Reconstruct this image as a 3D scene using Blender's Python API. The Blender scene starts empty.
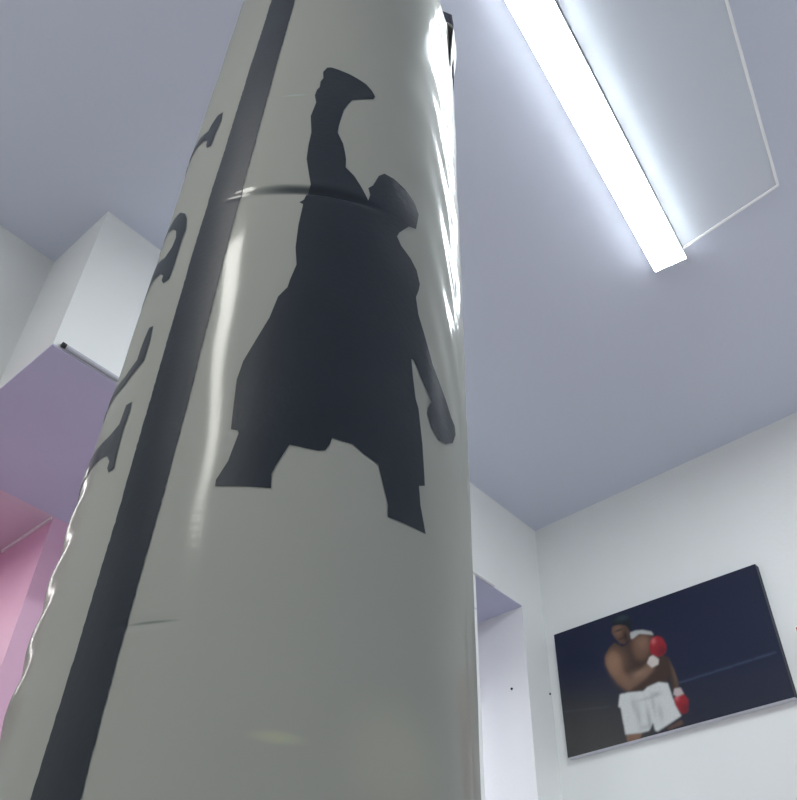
import bpy, bmesh, math, random
import numpy as np
from mathutils import Vector, Matrix, noise

random.seed(4)
SC = bpy.context.scene
COL = SC.collection
PI = math.pi

# ------------------------------------------------------------------ data
# outlines of the prints on the bag as (angle round the bag, height), and of the printed picture as (u, v)
SILHOUETTE = [(-0.0933,2.0179),(-0.066,2.0195),(-0.0175,2.0162),(0.0611,2.0099),(0.1304,2.0026),(0.1811,1.9967),(0.2232,1.9869),(0.2514,1.9759),(0.238,1.9683),(0.0993,1.9503),(0.0761,1.938),(0.0535,1.9237),(0.0424,1.9044),(0.0343,1.8886),(0.0323,1.874),(0.0743,1.854),(0.0942,1.8352),(0.1025,1.8241),(0.1054,1.809),(0.1614,1.7978),(0.2069,1.7832),(0.2596,1.7634),(0.2687,1.7745),(0.2538,1.7849),(0.2819,1.7934),(0.3145,1.8154),(0.351,1.8249),(0.4184,1.8252),(0.5055,1.8196),(0.584,1.8084),(0.6216,1.7925),(0.6062,1.7709),(0.5999,1.7625),(0.5424,1.7573),(0.474,1.7362),(0.4589,1.7275),(0.4899,1.7164),(0.5622,1.7058),(0.6074,1.6947),(0.6346,1.6768),(0.626,1.6664),(0.6053,1.6525),(0.6278,1.6301),(0.6931,1.6025),(0.7458,1.5793),(0.7778,1.5723),(0.8753,1.5525),(0.9362,1.5384),(0.9831,1.5344),(0.9931,1.525),(0.9503,1.5095),(0.8653,1.4966),(0.7959,1.4922),(0.7346,1.4987),(0.7001,1.5108),(0.7066,1.5189),(0.735,1.5298),(0.6514,1.5481),(0.5987,1.5637),(0.5795,1.5636),(0.5941,1.5408),(0.6141,1.5176),(0.6338,1.5089),(0.6605,1.472),(0.6779,1.4292),(0.638,1.4249),(0.6502,1.4072),(0.6867,1.3831),(0.4634,1.3796),(0.4632,1.3906),(0.4032,1.4248),(0.3264,1.4294),(0.2736,1.4355),(0.2159,1.4353),(0.1781,1.4359),(0.1721,1.4299),(0.1544,1.4223),(0.1262,1.4205),(0.0688,1.4206),(-0.0001,1.4216),(-0.0185,1.4128),(-0.0456,1.3995),(-0.0564,1.3922),(-0.0495,1.3793),(-0.2781,1.3801),(-0.2797,1.3858),(-0.2439,1.4031),(-0.222,1.4298),(-0.2268,1.4336),(-0.2587,1.4347),(-0.2661,1.4528),(-0.2784,1.4879),(-0.2653,1.5095),(-0.2291,1.5317),(-0.1789,1.5625),(-0.1553,1.5901),(-0.1167,1.6035),(-0.1104,1.6142),(-0.0895,1.6365),(-0.1086,1.6614),(-0.1129,1.697),(-0.1057,1.7316),(-0.1284,1.7345),(-0.105,1.7398),(-0.0816,1.7671),(-0.1211,1.8063),(-0.1293,1.8142),(-0.1312,1.8415),(-0.1269,1.867),(-0.1486,1.902),(-0.1288,1.9333),(-0.1454,1.9492),(-0.1379,1.9623),(-0.1226,1.9691),(-0.1228,1.9826),(-0.1081,1.9913),(-0.1168,2.0066)]
LETTERS = [[(-0.8501,1.9782),(-0.8393,1.9535),(-0.8576,1.9281),(-0.8668,1.904),(-0.9161,1.9088),(-0.9462,1.9207),(-0.9459,1.9312),(-1.0106,1.9449),(-1.1425,1.9584),(-1.42,1.9584),(-1.62,1.9584),(-1.62,1.9763),(-1.42,1.9763),(-1.1145,1.9763),(-0.9887,1.9622),(-0.9669,1.9722),(-0.9114,1.9831)],
  [(-1.17,1.8006),(-1.1,1.803),(-1.017,1.7981),(-0.9253,1.779),(-0.8816,1.7623),(-0.8583,1.7401),(-0.8703,1.726),(-0.8692,1.6991),(-0.8691,1.6783),(-0.8785,1.6631),(-0.9306,1.6637),(-0.9643,1.673),(-0.9632,1.6804),(-1.0086,1.6901),(-1.1288,1.6985),(-1.42,1.6985),(-1.62,1.6985),(-1.62,1.7359),(-1.42,1.7359),(-1.1943,1.7359),(-1.0279,1.7198),(-0.9639,1.727),(-0.9503,1.7413),(-0.9817,1.7579),(-1.0492,1.773),(-1.1761,1.7915),(-1.42,1.7915),(-1.62,1.7915),(-1.62,1.8004),(-1.42,1.8004)],
  [(-0.8875,1.5959),(-0.886,1.588),(-0.8756,1.576),(-0.8766,1.5483),(-0.9504,1.5427),(-1.032,1.5354),(-1.42,1.5354),(-1.62,1.5354),(-1.62,1.5511),(-1.42,1.5511),(-1.0616,1.5511),(-0.9579,1.5594),(-0.9561,1.5726),(-0.9448,1.5886),(-0.9291,1.5989)],
  [(-0.8755,1.499),(-0.8666,1.4864),(-0.8745,1.4695),(-0.8686,1.4472),(-0.8531,1.4248),(-0.8927,1.4242),(-0.9158,1.4303),(-0.9151,1.4373),(-0.958,1.4473),(-1.0324,1.4513),(-1.42,1.4513),(-1.62,1.4513),(-1.62,1.4725),(-1.42,1.4725),(-1.1016,1.4725),(-0.9974,1.4735),(-0.9314,1.479),(-0.9225,1.4999)]]
PICTURE = {'hair': [(0.312,0.898),(0.312,0.936),(0.324,0.964),(0.352,0.979),(0.388,0.954),(0.406,0.907),(0.404,0.852),(0.392,0.813),(0.385,0.843),(0.374,0.873),(0.346,0.896),(0.322,0.9)],
  'face': [(0.307,0.891),(0.318,0.905),(0.356,0.89),(0.385,0.857),(0.39,0.803),(0.378,0.754),(0.357,0.724),(0.333,0.744),(0.314,0.802),(0.302,0.847)],
  'torso': [(0.307,0.765),(0.277,0.735),(0.251,0.682),(0.247,0.618),(0.264,0.528),(0.294,0.431),(0.335,0.355),(0.371,0.332),(0.42,0.345),(0.477,0.352),(0.519,0.342),(0.534,0.423),(0.524,0.537),(0.507,0.61),(0.495,0.722),(0.481,0.755),(0.441,0.791),(0.39,0.781),(0.368,0.718),(0.342,0.708)],
  'towel': [(0.39,0.8),(0.417,0.803),(0.45,0.789),(0.49,0.753),(0.498,0.719),(0.479,0.736),(0.433,0.767),(0.396,0.744),(0.389,0.756)],
  'uparm': [(0.258,0.678),(0.296,0.707),(0.32,0.645),(0.324,0.53),(0.35,0.453),(0.335,0.359),(0.294,0.434),(0.264,0.528),(0.249,0.617)],
  'forearm': [(0.315,0.447),(0.364,0.447),(0.447,0.527),(0.477,0.471),(0.428,0.415),(0.381,0.384),(0.335,0.359)],
  'chest': [(0.397,0.752),(0.441,0.752),(0.481,0.713),(0.461,0.586),(0.429,0.555),(0.398,0.58),(0.387,0.659)],
  'cuff': [(0.459,0.564),(0.477,0.569),(0.5,0.526),(0.493,0.488),(0.461,0.479),(0.443,0.523)],
  'glove': [(0.474,0.673),(0.486,0.702),(0.514,0.706),(0.534,0.676),(0.545,0.613),(0.537,0.562),(0.515,0.542),(0.486,0.551),(0.469,0.585),(0.467,0.632)],
  'arm2': [(0.521,0.546),(0.543,0.519),(0.556,0.419),(0.563,0.347),(0.564,0.279),(0.531,0.273),(0.527,0.35),(0.523,0.428)],
  'cuff2': [(0.541,0.28),(0.568,0.273),(0.577,0.224),(0.547,0.218),(0.532,0.24)],
  'glove2': [(0.531,0.206),(0.541,0.224),(0.575,0.229),(0.591,0.174),(0.577,0.094),(0.556,0.089),(0.536,0.127),(0.529,0.163)],
  'shorts': [(0.293,0.353),(0.329,0.351),(0.403,0.327),(0.425,0.347),(0.478,0.359),(0.518,0.332),(0.524,0.247),(0.531,0.162),(0.547,0.079),(0.501,0.053),(0.434,0.017),(0.424,0.027),(0.421,0.089),(0.398,0.038),(0.364,0.038),(0.289,0.055),(0.288,0.176),(0.288,0.252),(0.277,0.269)],
  'leg': [(0.292,0.054),(0.366,0.037),(0.349,-0.007),(0.292,-0.004)],
  'leg2': [(0.476,0.022),(0.544,0.052),(0.55,0.021),(0.485,0.007)],
  'rope': [(0.532,0.314),(0.98,0.328),(0.979,0.318),(0.531,0.303)],
  'rope2': [(-0.035,0.367),(0.235,0.291),(0.235,0.284),(-0.035,0.358)]}

# ------------------------------------------------------------------ helpers
def new_obj(name, bm, mat, parent=None, smooth=False):
    me = bpy.data.meshes.new(name)
    bmesh.ops.recalc_face_normals(bm, faces=bm.faces[:]) if len(bm.faces) < 3000 else None
    bm.to_mesh(me); bm.free()
    o = bpy.data.objects.new(name, me)
    COL.objects.link(o)
    if mat: me.materials.append(mat)
    if parent:
        o.parent = parent
    if smooth:
        for p in me.polygons: p.use_smooth = True
    return o

def tag(o, label=None, cat=None, group=None, kind=None):
    if label: o['label'] = label
    if cat: o['category'] = cat
    if group: o['group'] = group
    if kind: o['kind'] = kind
    return o

def empty(name, loc, rz=0.0):
    o = bpy.data.objects.new(name, None)
    COL.objects.link(o)
    o.empty_display_size = .1
    o.location = loc
    o.rotation_euler = (0, 0, rz)
    return o

def box(bm, x0, x1, y0, y1, z0, z1, bev=0.0, M=None):
    t = bmesh.new()
    v = [t.verts.new(p) for p in [(x0,y0,z0),(x1,y0,z0),(x1,y1,z0),(x0,y1,z0),(x0,y0,z1),(x1,y0,z1),(x1,y1,z1),(x0,y1,z1)]]
    for f in [(0,3,2,1),(4,5,6,7),(0,1,5,4),(1,2,6,5),(2,3,7,6),(3,0,4,7)]:
        t.faces.new([v[i] for i in f])
    if bev:
        bmesh.ops.bevel(t, geom=t.edges[:], offset=bev, segments=2, affect='EDGES', profile=.5)
    if M: bmesh.ops.transform(t, matrix=M, verts=t.verts)
    me = bpy.data.meshes.new('tmp'); t.to_mesh(me); t.free()
    bm.from_mesh(me); bpy.data.meshes.remove(me)

def tube(bm, pts, r, seg=12, cap=True):
    rings = []
    n = len(pts)
    P = [Vector(p) for p in pts]
    up = Vector((0, 0, 1))
    for i in range(n):
        d = (P[min(i+1, n-1)] - P[max(i-1, 0)]).normalized()
        a = d.cross(up if abs(d.z) < .95 else Vector((1, 0, 0))).normalized()
        b = d.cross(a)
        rings.append([bm.verts.new(P[i] + r*(math.cos(2*PI*k/seg)*a + math.sin(2*PI*k/seg)*b)) for k in range(seg)])
    for i in range(n-1):
        for k in range(seg):
            bm.faces.new((rings[i][k], rings[i][(k+1) % seg], rings[i+1][(k+1) % seg], rings[i+1][k]))
    if cap:
        bm.faces.new(rings[0][::-1]); bm.faces.new(rings[-1])

def torus(bm, c, R, r, axis='Z', seg=28, sub=10):
    rows = []
    for i in range(seg):
        a = 2*PI*i/seg
        row = []
        for k in range(sub):
            b = 2*PI*k/sub
            x, y, z = (R + r*math.cos(b))*math.cos(a), (R + r*math.cos(b))*math.sin(a), r*math.sin(b)
            if axis == 'X': x, y, z = z, x, y
            if axis == 'Y': x, y, z = x, z, y
            row.append(bm.verts.new((c[0]+x, c[1]+y, c[2]+z)))
        rows.append(row)
    for i in range(seg):
        for k in range(sub):
            bm.faces.new((rows[i][k], rows[(i+1) % seg][k], rows[(i+1) % seg][(k+1) % sub], rows[i][(k+1) % sub]))

# ------------------------------------------------------------------ materials
def mat(name, col, rough=.6, noise_amt=0.0, noise_scale=6.0, bump=0.0, bump_scale=60.0, coat=0.0, metal=0.0, spec=.5):
    m = bpy.data.materials.new(name); m.use_nodes = True
    nt = m.node_tree; b = nt.nodes['Principled BSDF']
    b.inputs['Roughness'].default_value = rough
    b.inputs['Metallic'].default_value = metal
    b.inputs['Specular IOR Level'].default_value = spec
    b.inputs['Coat Weight'].default_value = coat
    tc = nt.nodes.new('ShaderNodeTexCoord')
    n = nt.nodes.new('ShaderNodeTexNoise'); n.inputs['Scale'].default_value = noise_scale; n.inputs['Detail'].default_value = 4
    nt.links.new(tc.outputs['Object'], n.inputs['Vector'])
    mx = nt.nodes.new('ShaderNodeMix'); mx.data_type = 'RGBA'
    c2 = tuple(max(0, c*(1-noise_amt)) for c in col)
    mx.inputs['A'].default_value = (*col, 1); mx.inputs['B'].default_value = (*c2, 1)
    nt.links.new(n.outputs['Fac'], mx.inputs['Factor'])
    nt.links.new(mx.outputs['Result'], b.inputs['Base Color'])
    if bump:
        n2 = nt.nodes.new('ShaderNodeTexNoise'); n2.inputs['Scale'].default_value = bump_scale; n2.inputs['Detail'].default_value = 3
        nt.links.new(tc.outputs['Object'], n2.inputs['Vector'])
        bp = nt.nodes.new('ShaderNodeBump'); bp.inputs['Strength'].default_value = bump; bp.inputs['Distance'].default_value = .01
        nt.links.new(n2.outputs['Fac'], bp.inputs['Height'])
        nt.links.new(bp.outputs['Normal'], b.inputs['Normal'])
    return m

def emit(name, col, strength):
    m = bpy.data.materials.new(name); m.use_nodes = True
    nt = m.node_tree; b = nt.nodes['Principled BSDF']
    b.inputs['Base Color'].default_value = (.9, .9, .9, 1)
    b.inputs['Emission Color'].default_value = (*col, 1)
    b.inputs['Emission Strength'].default_value = strength
    return m

LAMP = (.90, .97, 1.0)
M = dict(
    wall=mat('wall_paint', (.87, .88, .87), .7, .04, 3, .05, 90),
    ceil=mat('ceiling_paint', (.66, .69, .80), .5, .05, 2, .05, 70),
    lilac=mat('lilac_paint', (.60, .59, .77), .6, .05, 3, .04, 90),
    pink=mat('pink_paint', (.72, .43, .59), .45, .06, 3, .04, 90),
    palepink=mat('pale_pink_paint', (.78, .60, .72), .6, .05, 3, .04, 90),
    floor=mat('pale_floor', (.62, .62, .63), .8, .3, 20, .2, 200),
    white=mat('white_plastic', (.86, .86, .86), .4, .03, 10),
    reveal=mat('pale_lilac_paint', (.86, .84, .87), .6, .03, 3, .04, 90),
    trim=mat('white_trim', (.92, .90, .91), .35, .03, 10),
    panel=mat('panel_sheet', (.66, .70, .77), .22, .04, 3, coat=.3),
    panel_edge=mat('panel_edge', (.95, .95, .95), .4, .02, 5),
    metal=mat('steel', (.55, .56, .58), .3, .1, 30, metal=1.0),
    greymetal=mat('pale_metal', (.50, .50, .56), .6, .1, 30),
    dark=mat('dark_hole', (.02, .02, .022), .7, .2, 30),
    webbing=mat('dark_webbing', (.10, .10, .15), .75, .3, 120, .3, 400),
    print=mat('black_print', (.012, .018, .027), .45, .25, 25, .03, 160, coat=.16, spec=.25),
    vside=mat('canvas_side', (.70, .70, .76), .8, .05, 50, .1, 400),
    wrap=mat('dark_canvas_wrap', (.022, .026, .045), .6, .1, 40),
    red=mat('red_picture', (.55, .12, .08), .6, .2, 20),
    lamp=emit('tube_diffuser', LAMP, 18.0),
    lamp_b=emit('tube_diffuser_rear', (1.0, .99, .93), 7.0),
    lamp_d=emit('tube_diffuser_passage', LAMP, 9.0),
    fill_glow=emit('fill_pane', (.90, .95, 1.0), .65),  # glow of the added fill windows, out of view
    fill_glow_side=emit('fill_pane_side', (.90, .95, 1.0), .35),
    lamp_c=emit('tube_diffuser_alcove', (1.0, .97, .95), 3.2),
)

def vinyl():
    m = mat('white_vinyl', (.31, .315, .285), .75, .05, 5, coat=.30, spec=.1)
    nt = m.node_tree; b = nt.nodes['Principled BSDF']
    b.inputs['Coat Roughness'].default_value = .13
    tc = nt.nodes.new('ShaderNodeTexCoord')
    # fine wrinkles running round the bag
    mp = nt.nodes.new('ShaderNodeMapping'); mp.inputs['Scale'].default_value = (14, 14, 120)
    nt.links.new(tc.outputs['Object'], mp.inputs['Vector'])
    n1 = nt.nodes.new('ShaderNodeTexNoise'); n1.inputs['Scale'].default_value = 1.0; n1.inputs['Detail'].default_value = 3
    nt.links.new(mp.outputs['Vector'], n1.inputs['Vector'])
    bp = nt.nodes.new('ShaderNodeBump'); bp.inputs['Strength'].default_value = .022; bp.inputs['Distance'].default_value = .004
    nt.links.new(n1.outputs['Fac'], bp.inputs['Height'])
    nt.links.new(bp.outputs['Normal'], b.inputs['Normal'])
    nt.links.new(bp.outputs['Normal'], b.inputs['Coat Normal'])
    # stains: a yellowish smear low on the front; painted crease shade and a thin dark line
    def blob(base_out, c, r, col, amt):
        mp = nt.nodes.new('ShaderNodeMapping')
        mp.vector_type = 'POINT'
        mp.inputs['Location'].default_value = tuple(-c[i]/r[i] for i in range(3))
        mp.inputs['Scale'].default_value = tuple(1/x for x in r)
        nt.links.new(tc.outputs['Object'], mp.inputs['Vector'])
        ln = nt.nodes.new('ShaderNodeVectorMath'); ln.operation = 'LENGTH'
        nt.links.new(mp.outputs['Vector'], ln.inputs[0])
        mr = nt.nodes.new('ShaderNodeMapRange'); mr.interpolation_type = 'SMOOTHSTEP'
        mr.inputs['From Min'].default_value = 1.0; mr.inputs['From Max'].default_value = .1
        mr.inputs['To Min'].default_value = 0; mr.inputs['To Max'].default_value = amt
        nt.links.new(ln.outputs['Value'], mr.inputs['Value'])
        mx = nt.nodes.new('ShaderNodeMix'); mx.data_type = 'RGBA'
        nt.links.new(mr.outputs['Result'], mx.inputs['Factor'])
        nt.links.new(base_out, mx.inputs['A']); mx.inputs['B'].default_value = (*col, 1)
        return mx.outputs['Result']
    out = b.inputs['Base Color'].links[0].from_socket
    def at(th, z, r=.18):
        return (r*math.cos(BASE+th), r*math.sin(BASE+th), z)
    out = blob(out, at(.09, 1.20), (.024, .024, .006), (.46, .47, .30), .4)
    out = blob(out, at(.55, 1.20), (.06, .06, .06), (.46, .45, .34), .35)
    out = blob(out, at(-.14, 1.7605), (.075, .075, .0085), (.05, .06, .065), .97)  # shadow wedge of the crease painted into the vinyl colour
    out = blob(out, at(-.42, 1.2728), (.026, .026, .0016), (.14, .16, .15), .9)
    out = blob(out, at(-.28, 1.952), (.022, .022, .003), (.35, .42, .42), .6)
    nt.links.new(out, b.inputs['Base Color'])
    return m

# ------------------------------------------------------------------ the room
# corner of the back wall and the wall with the picture is the origin; the back wall is y = 0
CEIL = 2.725
LOW, HIGH = 2.265, 2.382       # the undersides of the two lintels
XL, XR = -4.9, 0.0
YB = -4.2
SKEW = math.radians(1.137)
def wallx(y): return y*math.tan(SKEW)     # the picture wall is a degree out of square

def poly_obj(name, verts, faces, m, mats=None, fm=None):
    me = bpy.data.meshes.new(name); me.from_pydata(verts, [], faces); me.update()
    o = bpy.data.objects.new(name, me); COL.objects.link(o)
    for x in (mats or [m]): me.materials.append(x)
    if fm:
        for p, i in zip(me.polygons, fm): p.material_index = i
    return o

bm = bmesh.new(); box(bm, XL-.1, .1, YB-.1, 2.8, -.1, 0)
tag(new_obj('floor', bm, M['floor']), kind='structure')
bm = bmesh.new(); box(bm, XL-.1, .15, YB-.1, .236, CEIL, CEIL+.1)
tag(new_obj('ceiling', bm, M['ceil']), kind='structure')
# wall with the picture
bm = bmesh.new()
y0, y1 = YB-.1, .0
vs = [bm.verts.new(p) for p in [(wallx(y0), y0, 0), (0, y1, 0), (.15, y1, 0), (.15, y0, 0)]]
f = bm.faces.new(vs)
r = bmesh.ops.extrude_face_region(bm, geom=[f])
bmesh.ops.translate(bm, vec=(0, 0, CEIL), verts=[v for v in r['geom'] if isinstance(v, bmesh.types.BMVert)])
tag(new_obj('wall_right', bm, M['wall']), kind='structure')
# back wall: dropped beam over two openings, pier between them, narrow return by the corner
BX = -1.765                    # free end of the beam
JX = -.121                     # jamb of the right opening
SX = -.36                      # step from the low to the high lintel, at the pier
DEP = .236
bm = bmesh.new(); box(bm, BX, 0.15, 0, DEP, HIGH, CEIL)
beam = tag(new_obj('wall_back', bm, M['wall']), kind='structure')
bm = bmesh.new(); box(bm, BX, SX, 0, DEP, LOW+.004, HIGH)
tag(new_obj('wall_lintel', bm, M['wall']), kind='structure')
bm = bmesh.new(); box(bm, -.72, SX, 0.0, DEP, 0, LOW)
tag(new_obj('wall_pier', bm, M['wall']), kind='structure')
bm = bmesh.new(); box(bm, JX, 0.15, 0, 2.7, 0, HIGH)
jb = tag(new_obj('wall_jamb', bm, M['wall']), kind='structure')
jb.data.materials.append(M['reveal'])
for p in jb.data.polygons:
    if p.normal.x < -.9: p.material_index = 1
# left wall, set back behind the end of the beam
bm = bmesh.new(); box(bm, -2.15, BX, DEP, DEP+.12, LOW+.004, CEIL); box(bm, XL, -2.15, DEP, DEP+.12, 0, CEIL)
tag(new_obj('wall_left', bm, M['wall']), kind='structure')
bm = bmesh.new(); box(bm, XL-.1, XL, YB, DEP, 0, CEIL)
tag(new_obj('wall_side', bm, M['wall']), kind='structure')
bm = bmesh.new(); box(bm, XL, 0, YB-.1, YB, 0, CEIL)
tag(new_obj('wall_rear', bm, M['wall']), kind='structure')
# rooms beyond: lilac ceiling, pink block, pale pink ceiling
PX, PY = -1.425, .54           # the convex corner of the pink block
bm = bmesh.new()
box(bm, BX, SX, 0.0005, PY, LOW, LOW+.004)
box(bm, -2.15, BX, DEP+.0005, PY, LOW, LOW+.0038)
box(bm, PX, SX, PY, 2.7, LOW, LOW+.004)
tag(new_obj('ceiling_lilac', bm, M['lilac']), kind='structure')
bm = bmesh.new(); box(bm, SX, JX, 0.0005, 2.7, HIGH-.002, HIGH)
box(bm, SX-.002, SX, 0.0005, 2.7, LOW, HIGH-.002)
tag(new_obj('ceiling_lilac_high', bm, M['lilac']), kind='structure')
bm = bmesh.new(); box(bm, -2.15, PX, PY, 2.7, LOW, LOW+.004)
tag(new_obj('ceiling_pink', bm, M['palepink']), kind='structure')
bm = bmesh.new(); box(bm, PX, -.9, PY, 2.6, 0, LOW)
tag(new_obj('wall_pink', bm, M['pink']), kind='structure')
bm = bmesh.new(); box(bm, -.9, -.75, PY, 2.6, 0, LOW)
tag(new_obj('wall_passage', bm, M['wall']), kind='structure')
bm = bmesh.new(); box(bm, -2.27, -2.15, DEP+.12, 2.7, 0, LOW)
tag(new_obj('wall_alcove', bm, M['pink']), kind='structure')
bm = bmesh.new(); box(bm, -2.27, .15, 2.7, 2.8, 0, HIGH)
tag(new_obj('wall_far', bm, M['wall']), kind='structure')
bm = bmesh.new(); box(bm, PX-.005, PX, PY+.004, PY+.25, LOW-.008, LOW, .001)
tag(new_obj('trim_1', bm, M['trim']), kind='structure')

# ------------------------------------------------------------------ heavy bag
BASE = -2.23743
R0 = .18
BAG = Vector((-1.76538, -.81311, 0))
ZT, ZB = 2.47, .62
def smooth(a, b, x):
    t = min(1, max(0, (x-a)/(b-a))); return t*t*(3-2*t)
def rad(th, z):
    """radius of the bag at an angle and height: nearly round, with buckles and two creases"""
    r = R0
    c, s = math.cos(th), math.sin(th)
    r += .0011*noise.noise(Vector((c*2.2, s*2.2, z*4.0+3)))
    r += .0007*noise.noise(Vector((c*3.5+9, s*3.5, z*14.0)))
    # diagonal pulls near the seam, upper half
    w = smooth(.65, 1.0, th)*(1-smooth(1.5, 1.9, th))*smooth(1.45, 1.6, z)
    if w > 0: r += w*.0007*math.sin(th*26 + z*58 + 2*noise.noise(Vector((th*3, z*5, 2))))
    # buckles low on the far side
    w = smooth(-1.0, -1.25, th)*(1-smooth(-1.7, -2.0, th))*(1-smooth(1.40, 1.5, z))
    if w > 0: r += w*.0013*math.sin((z-1.355)*2*PI/.053+1.2)
    # crease with a shadowed overhang
    w = smooth(-.66, -.22, th)*(1-smooth(.05, .40, th))
    if w > 0:
        d = z-1.7565
        r += w*(-.0048*math.exp(-(d/.0055)**2) + .0004*math.exp(-((d-.014)/.008)**2))
    w = smooth(-.62, -.48, th)*(1-smooth(-.40, -.22, th))
    if w > 0:
        d = z-1.2725
        r += w*(-.0007*math.exp(-(d/.0030)**2))
    # rounded shoulders, top and bottom
    if z > ZT-.04: r -= .03*(1-math.sqrt(max(0, 1-((z-ZT+.04)/.04)**2)))
    if z < ZB+.04: r -= .03*(1-math.sqrt(max(0, 1-((ZB+.04-z)/.04)**2)))
    return r
def on_bag(th, z, off=0.0):
    r = rad(th, z)+off
    return (r*math.cos(BASE+th), r*math.sin(BASE+th), z)

bag = empty('punching_bag', (BAG.x, BAG.y, 0))
tag(bag, 'tall white vinyl heavy punching bag with black stripe and boxer silhouette, hanging from ceiling', 'punching bag')
NT = 200
zs = [ZB+.0004]
z = ZB
while z < ZT-.0004:
    step = .003 if abs(z-1.757) < .03 or abs(z-1.2725) < .02 else .0075
    if z > ZT-.05 or z < ZB+.05: step = .004
    z = min(z+step, ZT-.0004)
    zs.append(z)
verts = []; faces = []
for zz in zs:
    for k in range(NT):
        th = -PI+2*PI*k/NT
        verts.append(on_bag(th, zz))
for i in range(len(zs)-1):
    for k in range(NT):
        a = i*NT+k; b = i*NT+(k+1) % NT
        faces.append((a, b, b+NT, a+NT))
faces.append(tuple(range(NT))[::-1]); faces.append(tuple((len(zs)-1)*NT+k for k in range(NT)))
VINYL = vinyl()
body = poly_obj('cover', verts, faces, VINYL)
for p in body.data.polygons: p.use_smooth = len(p.vertices) == 4
body.parent = bag

def decal(name, outline, m, off=.0006, dz=.008, dth=.03, roughen=0.0):
    bm = bmesh.new()
    pts = list(outline)
    if roughen:
        q = []
        for i, (a, b) in enumerate(pts):
            c, d = pts[(i+1) % len(pts)]
            n = max(1, int(math.hypot((c-a)*R0, d-b)/.004))
            for j in range(n):
                t = j/n
                q.append((a+(c-a)*t+random.uniform(-1, 1)*roughen/R0, b+(d-b)*t+random.uniform(-1, 1)*roughen))
        pts = q
    vs = [bm.verts.new((a, b, 0)) for a, b in pts]
    bm.faces.new(vs)
    def cuts(lo, hi, step, fine=()):
        out = []; v = lo+step
        while v < hi: out.append(v); v += step
        return out
    a0, a1 = min(p[0] for p in pts), max(p[0] for p in pts)
    b0, b1 = min(p[1] for p in pts), max(p[1] for p in pts)
    zc = cuts(b0, b1, dz)+[1.757+k*.002 for k in range(-12, 13)]+[1.2725+k*.0015 for k in range(-8, 9)]
    for v in cuts(a0, a1, dth):
        bmesh.ops.bisect_plane(bm, geom=bm.verts[:]+bm.edges[:]+bm.faces[:], plane_co=(v, 0, 0), plane_no=(1, 0, 0), dist=1e-6)
    for v in zc:
        if b0 < v < b1:
            bmesh.ops.bisect_plane(bm, geom=bm.verts[:]+bm.edges[:]+bm.faces[:], plane_co=(0, v, 0), plane_no=(0, 1, 0), dist=1e-6)
    big = [f for f in bm.faces if len(f.verts) > 4]
    if big: bmesh.ops.triangulate(bm, faces=big)
    for v in bm.verts:
        v.co = Vector(on_bag(v.co.x, v.co.y, off))
    for f in bm.faces:
        c = f.calc_center_median(); n = f.normal
        f.normal_update()
        if f.normal.dot(Vector((c.x, c.y, 0))) < 0: f.normal_flip()
    me = bpy.data.meshes.new(name); bm.to_mesh(me); bm.free()
    for p in me.polygons: p.use_smooth = True
    me.materials.append(m)
    o = bpy.data.objects.new(name, me); COL.objects.link(o); o.parent = bag
    return o

decal('boxer_silhouette', SILHOUETTE, M['print'])
SL = [(-.655, 2.44), (-.66, 2.2541), (-.695, 1.9925), (-.722, 1.6957), (-.722, 1.45), (-.722, 1.3677), (-.742, 1.1706), (-.75, 1.0), (-.75, ZB+.06)]
SR = [(-.433, 2.44), (-.435, 2.2228), (-.465, 1.9675), (-.484, 1.7603), (-.4905, 1.6553), (-.4905, 1.5012), (-.502, 1.357), (-.520, 1.2612), (-.522, 1.1654), (-.525, 1.0), (-.525, ZB+.06)]
decal('stripe', SL[::-1]+SR, M['print'], roughen=.00035)
for L in LETTERS:
    decal('letter', L, M['print'])

# overlapping seam strip down the side
def strip(name, th0, th1, z0, z1, off0, off1, m, nth=10, nz=90, shape=None):
    verts = []; faces = []
    for i in range(nz+1):
        zz = z0+(z1-z0)*i/nz
        for j in range(nth+1):
            t = j/nth; th = th0+(th1-th0)*t
            e = math.sin(PI*min(1, max(0, min(t, 1-t)*6))/2)
            o = (off0+(off1-off0)*t)*e
            if shape: th, o = shape(t, i/nz, th, o)
            verts.append(on_bag(th, zz, o))
    w = nth+1
    for i in range(nz):
        for j in range(nth):
            a = i*w+j; faces.append((a, a+1, a+w+1, a+w))
    o = poly_obj(name, verts, faces, m)
    for p in o.data.polygons: p.use_smooth = True
    o.parent = bag
    return o
def wob(t, u, th, o):
    return th + .006*noise.noise(Vector((u*9, t, 1))), o*(1+.5*noise.noise(Vector((u*14, t*2, 5))))
strip('seam_strip', 1.095, 1.75, ZB+.03, 2.30, .0022, .0030, VINYL, shape=wob)
# torn flap of vinyl standing off near the top
def flap(t, u, th, o):
    return th, .0012 + .017*u**1.2*(.6+.4*t)
fl = strip('torn_flap', 1.17, 1.62, 2.27, 2.475, .001, .001, VINYL, 10, 24, flap)
sm = fl.modifiers.new('thick', 'SOLIDIFY'); sm.thickness = .0016

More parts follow.
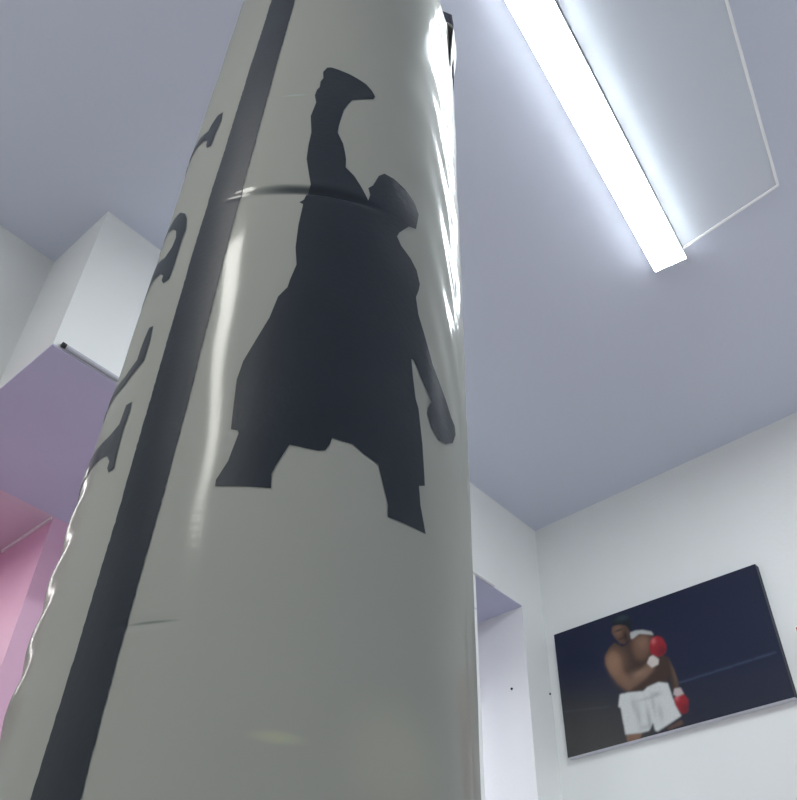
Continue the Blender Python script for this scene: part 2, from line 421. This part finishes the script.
# hem, webbing straps and hanging hardware at the top
bm = bmesh.new()
for k in range(4):
    a = BASE+1.36+k*PI/2
    pts = [(.183, ZT-.17), (.1838, ZT-.05), (.186, ZT+.01), (.184, ZT+.05), (.155, ZT+.08), (.03, ZT+.118)]
    prev = None
    hw = .02
    t = Vector((-math.sin(a), math.cos(a), 0)); d = Vector((math.cos(a), math.sin(a), 0))
    sbm = bmesh.new()
    rows = []
    for r_, z_ in pts:
        rows.append([sbm.verts.new(d*r_+t*hw*(1 if r_ > .1 else .5)+Vector((0, 0, z_))), sbm.verts.new(d*r_-t*hw*(1 if r_ > .1 else .5)+Vector((0, 0, z_)))])
    for i in range(len(rows)-1):
        sbm.faces.new((rows[i][0], rows[i][1], rows[i+1][1], rows[i+1][0]))
    s_ = new_obj('strap', sbm, M['webbing'], bag)
    sm = s_.modifiers.new('thick', 'SOLIDIFY'); sm.thickness = .003; sm.offset = 0
bm.free()
bm = bmesh.new(); torus(bm, (0, 0, ZT+.125), .032, .005)
new_obj('hanging_ring', bm, M['metal'], bag, True)
bm = bmesh.new()
for i, zc in enumerate((ZT+.148, ZT+.172, ZT+.196)):
    torus(bm, (0, 0, zc), .016, .0035, 'X' if i % 2 else 'Y')
new_obj('chain', bm, M['metal'], bag, True)
bm = bmesh.new()
tube(bm, [(0, 0, CEIL-.006), (0, 0, CEIL-.030)], .007)
torus(bm, (0, 0, CEIL-.045), .014, .004, 'Y')
box(bm, -.05, .05, -.05, .05, CEIL-.007, CEIL-.0005, .002)
hk = new_obj('ceiling_hook', bm, M['metal'])
hk.location = BAG
tag(hk, 'steel plate and eye on the ceiling holding up the punching bag', 'hook')

# ------------------------------------------------------------------ lamps
LIP = .0019
def batten(name, a, b, zbot, w, label, lampmat, group=None):
    """linear fitting: housing against the ceiling, glowing diffuser, two end caps"""
    a = Vector((*a, 0)); b = Vector((*b, 0))
    L = (b-a).length; ang = math.atan2((b-a).y, (b-a).x)
    e = empty(name, (a.x, a.y, zbot), ang)
    tag(e, label, 'ceiling light', group)
    top = (CEIL if zbot > 2.5 else LOW)-zbot-.0005
    bm = bmesh.new(); box(bm, 0, L, -w*.5, w*.5, LIP+.0001, top)
    new_obj('housing', bm, M['white'], e)
    bm = bmesh.new()
    box(bm, .004, L-.004, -w/2, w/2, 0, LIP)
    new_obj('diffuser', bm, lampmat, e)
    for x0, x1 in ((-.002, .004), (L-.004, L)):
        bm = bmesh.new(); box(bm, x0, x1, -w*.5, w*.5, 0.0, top, .002)
        new_obj('end_cap', bm, M['white'], e)
    return e

batten('ceiling_tube_light', (-1.60, -1.064), (-.775, -.942), 2.690, .078,
       'long bright white tube light on the ceiling beside the square panel', M['lamp'])
batten('ceiling_tube_light', (-3.85, -1.22), (-2.72, -.79), 2.690, .17,
       'white tube light on the ceiling, mirrored as a pale streak on the bag', M['lamp_b'])
batten('ceiling_tube_light', (-1.80, .32), (-1.72, 1.6), 2.21, .07,
       'white tube light under the low lilac and pink ceiling behind the punching bag', M['lamp_c'])

batten('ceiling_tube_light', (-.52, .42), (-.52, 1.5), 2.215, .07,
       'white tube light under the low ceiling behind the bag, lighting the pale reveal', M['lamp_d'])

# added fill light, built as glowing windows in the walls out of view
def fill_window(name, cx, cy, rz, w_, z0, z1, m):
    e = empty(name, (cx, cy, 0), rz); tag(e, kind='structure')
    bm = bmesh.new(); box(bm, -w_/2, w_/2, .004, .010, z0, z1)
    new_obj('pane', bm, m, e)
    bm = bmesh.new()
    for a, b, c, d in ((-w_/2-.05, w_/2+.05, z0-.05, z0), (-w_/2-.05, w_/2+.05, z1, z1+.05), (-w_/2-.05, -w_/2, z0, z1), (w_/2, w_/2+.05, z0, z1), (-.02, .02, z0, z1)):
        box(bm, a, b, .001, .03, c, d, .003)
    new_obj('fill_window_frame', bm, M['white'], e)
fill_window('fill_window_1', XL, -1.5, -PI/2, 2.0, .8, 1.9, M['fill_glow_side'])
fill_window('fill_window_2', -1.2, YB, 0, 2.0, .8, 1.9, M['fill_glow'])

# thin ceiling panel beside the tube light, its edge glow painted as white strips
pa = [(-.785, -.985), (-.806, -1.2325), (-1.62, -1.412), (-1.62, -1.11)]
pe = empty('ceiling_panel', (pa[0][0], pa[0][1], CEIL))
tag(pe, 'thin pale ceiling panel with a bright edge beside the lit tube light', 'panel')
o_ = Vector((pa[0][0], pa[0][1]))
bm = bmesh.new()
lo = [bm.verts.new((x-o_.x, y-o_.y, -.009)) for x, y in pa]; hi = [bm.verts.new((x-o_.x, y-o_.y, -.0005)) for x, y in pa]
bm.faces.new(lo[::-1]); bm.faces.new(hi)
for i in range(4): bm.faces.new((lo[i], lo[(i+1) % 4], hi[(i+1) % 4], hi[i]))
new_obj('sheet', bm, M['panel'], pe)
for i in (0, 1):
    a = Vector(pa[i])-o_; b = Vector(pa[i+1])-o_
    d = (b-a); L = d.length; ang = math.atan2(d.y, d.x)
    bm = bmesh.new()
    box(bm, 0, L, -.003, .003, -.0125, -.0005, .001, Matrix.Translation((a.x, a.y, 0)) @ Matrix.Rotation(ang, 4, 'Z'))
    new_obj('edge_strip', bm, M['panel_edge'], pe)

# ------------------------------------------------------------------ tracks along the lintels
def track(x0, x1, z_, label, group=None):
    e = empty('curtain_rail', (x0, 0, z_))
    tag(e, label, 'curtain rail', group)
    bm = bmesh.new(); tube(bm, [(0, -.006, 0), (x1-x0, -.006, 0)], .0054, 14)
    new_obj('tube', bm, M['greymetal'], e, False)
    bm = bmesh.new(); tube(bm, [(-.003, -.006, 0), (.006, -.006, 0)], .0058, 14)
    tag(new_obj('end_opening', bm, M['dark'], e), 'dark open end')
track(-1.747, -.80, LOW+.009, 'thin grey tube with a dark end along the low edge of the white beam')
bm = bmesh.new(); box(bm, -.50, -.270, -.010, -.0003, HIGH-.002, HIGH+.007, .002)
tag(new_obj('curtain_rail', bm, M['white']), 'short thin white rail above the lilac opening beside the pictured wall', 'curtain rail')

# ------------------------------------------------------------------ picture on the right wall
PK = 1.15
S0, S1 = .0389*PK, .6165*PK
def wpt(s, z, off):
    """point on the picture wall: s metres from the corner, z up, off into the room"""
    d = Vector((-math.sin(SKEW), -math.cos(SKEW), 0)); n = Vector((-math.cos(SKEW), math.sin(SKEW), 0))
    return d*s + n*off + Vector((0, 0, z))
Zp = lambda z_: 1.0+PK*(z_-1.2)
c00, c10, c11, c01 = (.0409*PK, Zp(2.0061)), (.6173*PK, Zp(1.9992)), (.6158*PK, Zp(2.3259)), (.0389*PK, Zp(2.3363))
TH = .018*PK
NU, NV = 330, 188
def inside(poly, U, V):
    r = np.zeros(U.shape, bool)
    n = len(poly)
    for i in range(n):
        x0, y0 = poly[i]; x1, y1 = poly[(i+1) % n]
        if y0 == y1: continue
        c = ((y0 > V) != (y1 > V)) & (U < (x1-x0)*(V-y0)/(y1-y0)+x0)
        r ^= c
    return r
SSQ = 2
gu = np.linspace(0, 1, NU*SSQ); gv = np.linspace(0, 1, NV*SSQ)
U, V = np.meshgrid(gu, gv)
def blur(a, s):
    k = np.exp(-.5*(np.arange(-3*s, 3*s+1)/s)**2); k /= k.sum()
    for ax in (0, 1):
        a = np.apply_along_axis(lambda m: np.convolve(np.pad(m, 3*s, mode='edge'), k, 'valid'), ax, a)
    return a
def lin(c): return np.array([((x/255+.055)/1.055)**2.4 if x > 10 else x/255/12.92 for x in c])
def lerp(a, b, t): return a*(1-t[..., None])+b*t[..., None]
ss = lambda a, b, x: np.clip((x-a)/(b-a), 0, 1)**2*(3-2*np.clip((x-a)/(b-a), 0, 1))
img = lerp(lin((42, 44, 50))+0*U[..., None], lin((26, 33, 58))+0*U[..., None], ss(.05, .6, V*.8+U*.35))
img = lerp(img, lin((68, 67, 66)), ss(.75, .05, V+.35*U)*ss(.62, .12, U))
img = lerp(img, lin((38, 42, 60)), .6*ss(.4, .1, V)*ss(.4, .7, U))
nz = np.random.RandomState(3)
def put(key, col, soft=2, amt=1.0):
    global img
    m_ = inside(PICTURE[key], U, V).astype(float)
    if soft: m_ = blur(m_, soft)
    img = lerp(img, lin(col)+0*img, m_*amt)
    return m_
def shade(mask, cu, cv, ru, rv, col, amt):
    global img
    w = np.exp(-(((U-cu)/ru)**2+((V-cv)/rv)**2)/1.0)
    img = lerp(img, lin(col)+0*img, w*mask*amt)
put('rope', (62, 74, 100), 2, .9); put('rope2', (80, 84, 92), 2, .6)
def cen(k):
    a = np.array(PICTURE[k]); return a.mean(0)
put('leg', (128, 98, 80)); put('leg2', (96, 72, 62))
ma = put('arm2', (62, 48, 42)); c = cen('arm2'); shade(ma, c[0]+.015, c[1], .012, .15, (104, 84, 70), .8)
mt = put('torso', (66, 50, 44))
c = cen('torso')
mc = put('chest', (112, 84, 68), 6, .85); put('uparm', (132, 100, 80), 6, .85)
c = cen('uparm'); shade(mt, c[0]-.01, c[1]+.06, .05, .10, (150, 116, 94), .8)
c = cen('chest'); shade(mt, c[0]+.01, c[1]+.03, .03, .06, (138, 106, 88), .7)
put('towel', (190, 192, 190), 2, .9)
put('forearm', (124, 96, 80), 4, .9)
c = cen('forearm'); shade(mt, c[0], c[1]+.03, .05, .03, (150, 120, 102), .6)
mf = put('face', (92, 68, 56), 2)
c = cen('face'); shade(mf, c[0]-.012, c[1]+.03, .025, .05, (132, 102, 86), .8)
shade(mf, c[0]+.022, c[1]-.04, .014, .05, (46, 36, 34), .9)
shade(mf, c[0]-.006, c[1]+.028, .022, .010, (50, 38, 34), .8)
shade(mf, c[0]-.002, c[1]-.045, .014, .010, (58, 36, 34), .8)
mh = put('hair', (24, 30, 36), 2); c = cen('hair'); shade(mh, c[0]+.01, c[1]+.04, .04, .03, (44, 62, 74), .8)
for g in ('glove', 'glove2'):
    mg = put(g, (150, 34, 44), 2); c = cen(g)
    shade(mg, c[0]-.012, c[1]+.05, .012, .025, (206, 110, 112), .8)
    shade(mg, c[0]+.02, c[1]-.05, .03, .05, (96, 24, 36), .8)
put('cuff', (206, 196, 190), 2); put('cuff2', (188, 176, 174), 2)
ms = put('shorts', (206, 208, 206), 2)
for (du, dv, ru, rv, a) in [(-.045, -.02, .012, .10, .45), (.0, -.08, .010, .10, .6), (.03, .02, .01, .08, .4), (.055, -.05, .012, .06, .4), (-.06, .06, .01, .05, .4), (.01, .08, .05, .012, .35), (-.02, -.12, .03, .02, .4), (.05, .09, .02, .02, .5)]:
    c = cen('shorts'); shade(ms, c[0]+du, c[1]+dv, ru, rv, (142, 146, 150), a)
img = img.reshape(NV, SSQ, NU, SSQ, 3).mean((1, 3))
img *= (1+.04*nz.randn(NV, NU, 1))
img = np.clip(img, 0, 1)

pic = empty('wall_picture', wpt((S0+S1)/2, c00[1], 0))
tag(pic, 'dark canvas photo print of a boxer in white shorts on the white wall', 'picture')
org = Vector(pic.location)
def pp(u, v, off):
    s = (1-v)*((1-u)*c00[0]+u*c10[0])+v*((1-u)*c01[0]+u*c11[0])
    z_ = (1-v)*((1-u)*c00[1]+u*c10[1])+v*((1-u)*c01[1]+u*c11[1])
    return tuple(wpt(s, z_, off)-org)
verts = [pp(i/(NU-1), j/(NV-1), TH+.0006) for j in range(NV) for i in range(NU)]
faces = [(j*NU+i, j*NU+i+1, (j+1)*NU+i+1, (j+1)*NU+i) for j in range(NV-1) for i in range(NU-1)]
pm = bpy.data.materials.new('photo_print'); pm.use_nodes = True
b = pm.node_tree.nodes['Principled BSDF']
at_ = pm.node_tree.nodes.new('ShaderNodeVertexColor'); at_.layer_name = 'print'
pm.node_tree.links.new(at_.outputs['Color'], b.inputs['Base Color'])
b.inputs['Roughness'].default_value = .55; b.inputs['Specular IOR Level'].default_value = .3
po = poly_obj('print', verts, faces, pm); po.parent = pic
ca = po.data.color_attributes.new('print', 'FLOAT_COLOR', 'POINT')
ca.data.foreach_set('color', np.concatenate([img.reshape(-1, 3), np.ones((NU*NV, 1))], 1).astype(np.float32).ravel())
bm = bmesh.new()
lo = [bm.verts.new(pp(u, v, .0006)) for u, v in ((0, 0), (1, 0), (1, 1), (0, 1))]
hi = [bm.verts.new(pp(u, v, TH)) for u, v in ((0, 0), (1, 0), (1, 1), (0, 1))]
bm.faces.new(lo); bm.faces.new(hi)
for i in range(4): bm.faces.new((lo[i], lo[(i+1) % 4], hi[(i+1) % 4], hi[i]))
so = new_obj('stretcher', bm, M['vside'], pic)
so.data.materials.append(M['wrap'])
for p in so.data.polygons:
    if p.normal.z > -.5: p.material_index = 1

# next picture along, only its red corner shows at the edge of the photo
q = empty('wall_picture', wpt(.66*PK+.25, Zp(2.11), 0))
tag(q, 'red picture on the white wall beside the boxer print', 'picture')
bm = bmesh.new()
ang = math.atan2(-math.cos(SKEW), -math.sin(SKEW))
RM = Matrix.Rotation(ang, 4, 'Z')
box(bm, -.25, .20, 0.0006-.0, .014, -.30, .0445, .0015, Matrix.Rotation(ang, 4, 'Z') @ Matrix.Scale(-1, 4, (0, 1, 0)))
new_obj('print', bm, M['red'], q)

# small fixings
bm = bmesh.new()
p = wpt(.0, 0, 0)
v = bmesh.ops.create_uvsphere(bm, u_segments=12, v_segments=8, radius=.0032)
o = new_obj('nail', bm, M['webbing'], None, True); o.location = (-.010, -.0015, Zp(2.184))
tag(o, 'tiny dark nail in the white wall beside the boxer print', 'nail')
bm = bmesh.new()
v = bmesh.ops.create_uvsphere(bm, u_segments=12, v_segments=8, radius=.0038)
o = new_obj('screw', bm, M['dark'], None, True); o.location = (JX-.001, .06, Zp(2.179))
tag(o, 'small dark screw in the pale reveal of the opening beside the bag', 'screw')

# ------------------------------------------------------------------ camera
K = Matrix(((0.6639048478623708, -0.5154170325698034, -0.5418262041667793),
            (-0.7475124236914578, -0.43671701721500805, -0.5005031701215776),
            (0.021343135003197303, 0.7373083001104523, -0.675219180101151)))
cd = bpy.data.cameras.new('camera'); cam = bpy.data.objects.new('camera', cd); COL.objects.link(cam)
cam.matrix_world = Matrix.Translation((-2.19930156, -1.36462463, 1.0)) @ K.to_4x4()
cd.sensor_fit = 'HORIZONTAL'; cd.sensor_width = 36.0; cd.lens = 870/797*36.0
cd.clip_start = .01
SC.camera = cam

w = bpy.data.worlds.new('world'); SC.world = w; w.use_nodes = True
w.node_tree.nodes['Background'].inputs['Color'].default_value = (.55, .6, .7, 1)
w.node_tree.nodes['Background'].inputs['Strength'].default_value = .05
vs_ = SC.view_settings
vs_.view_transform = 'Standard'; vs_.look = 'None'; vs_.gamma = 1.0; vs_.use_curve_mapping = False
vs_.exposure = 2.05
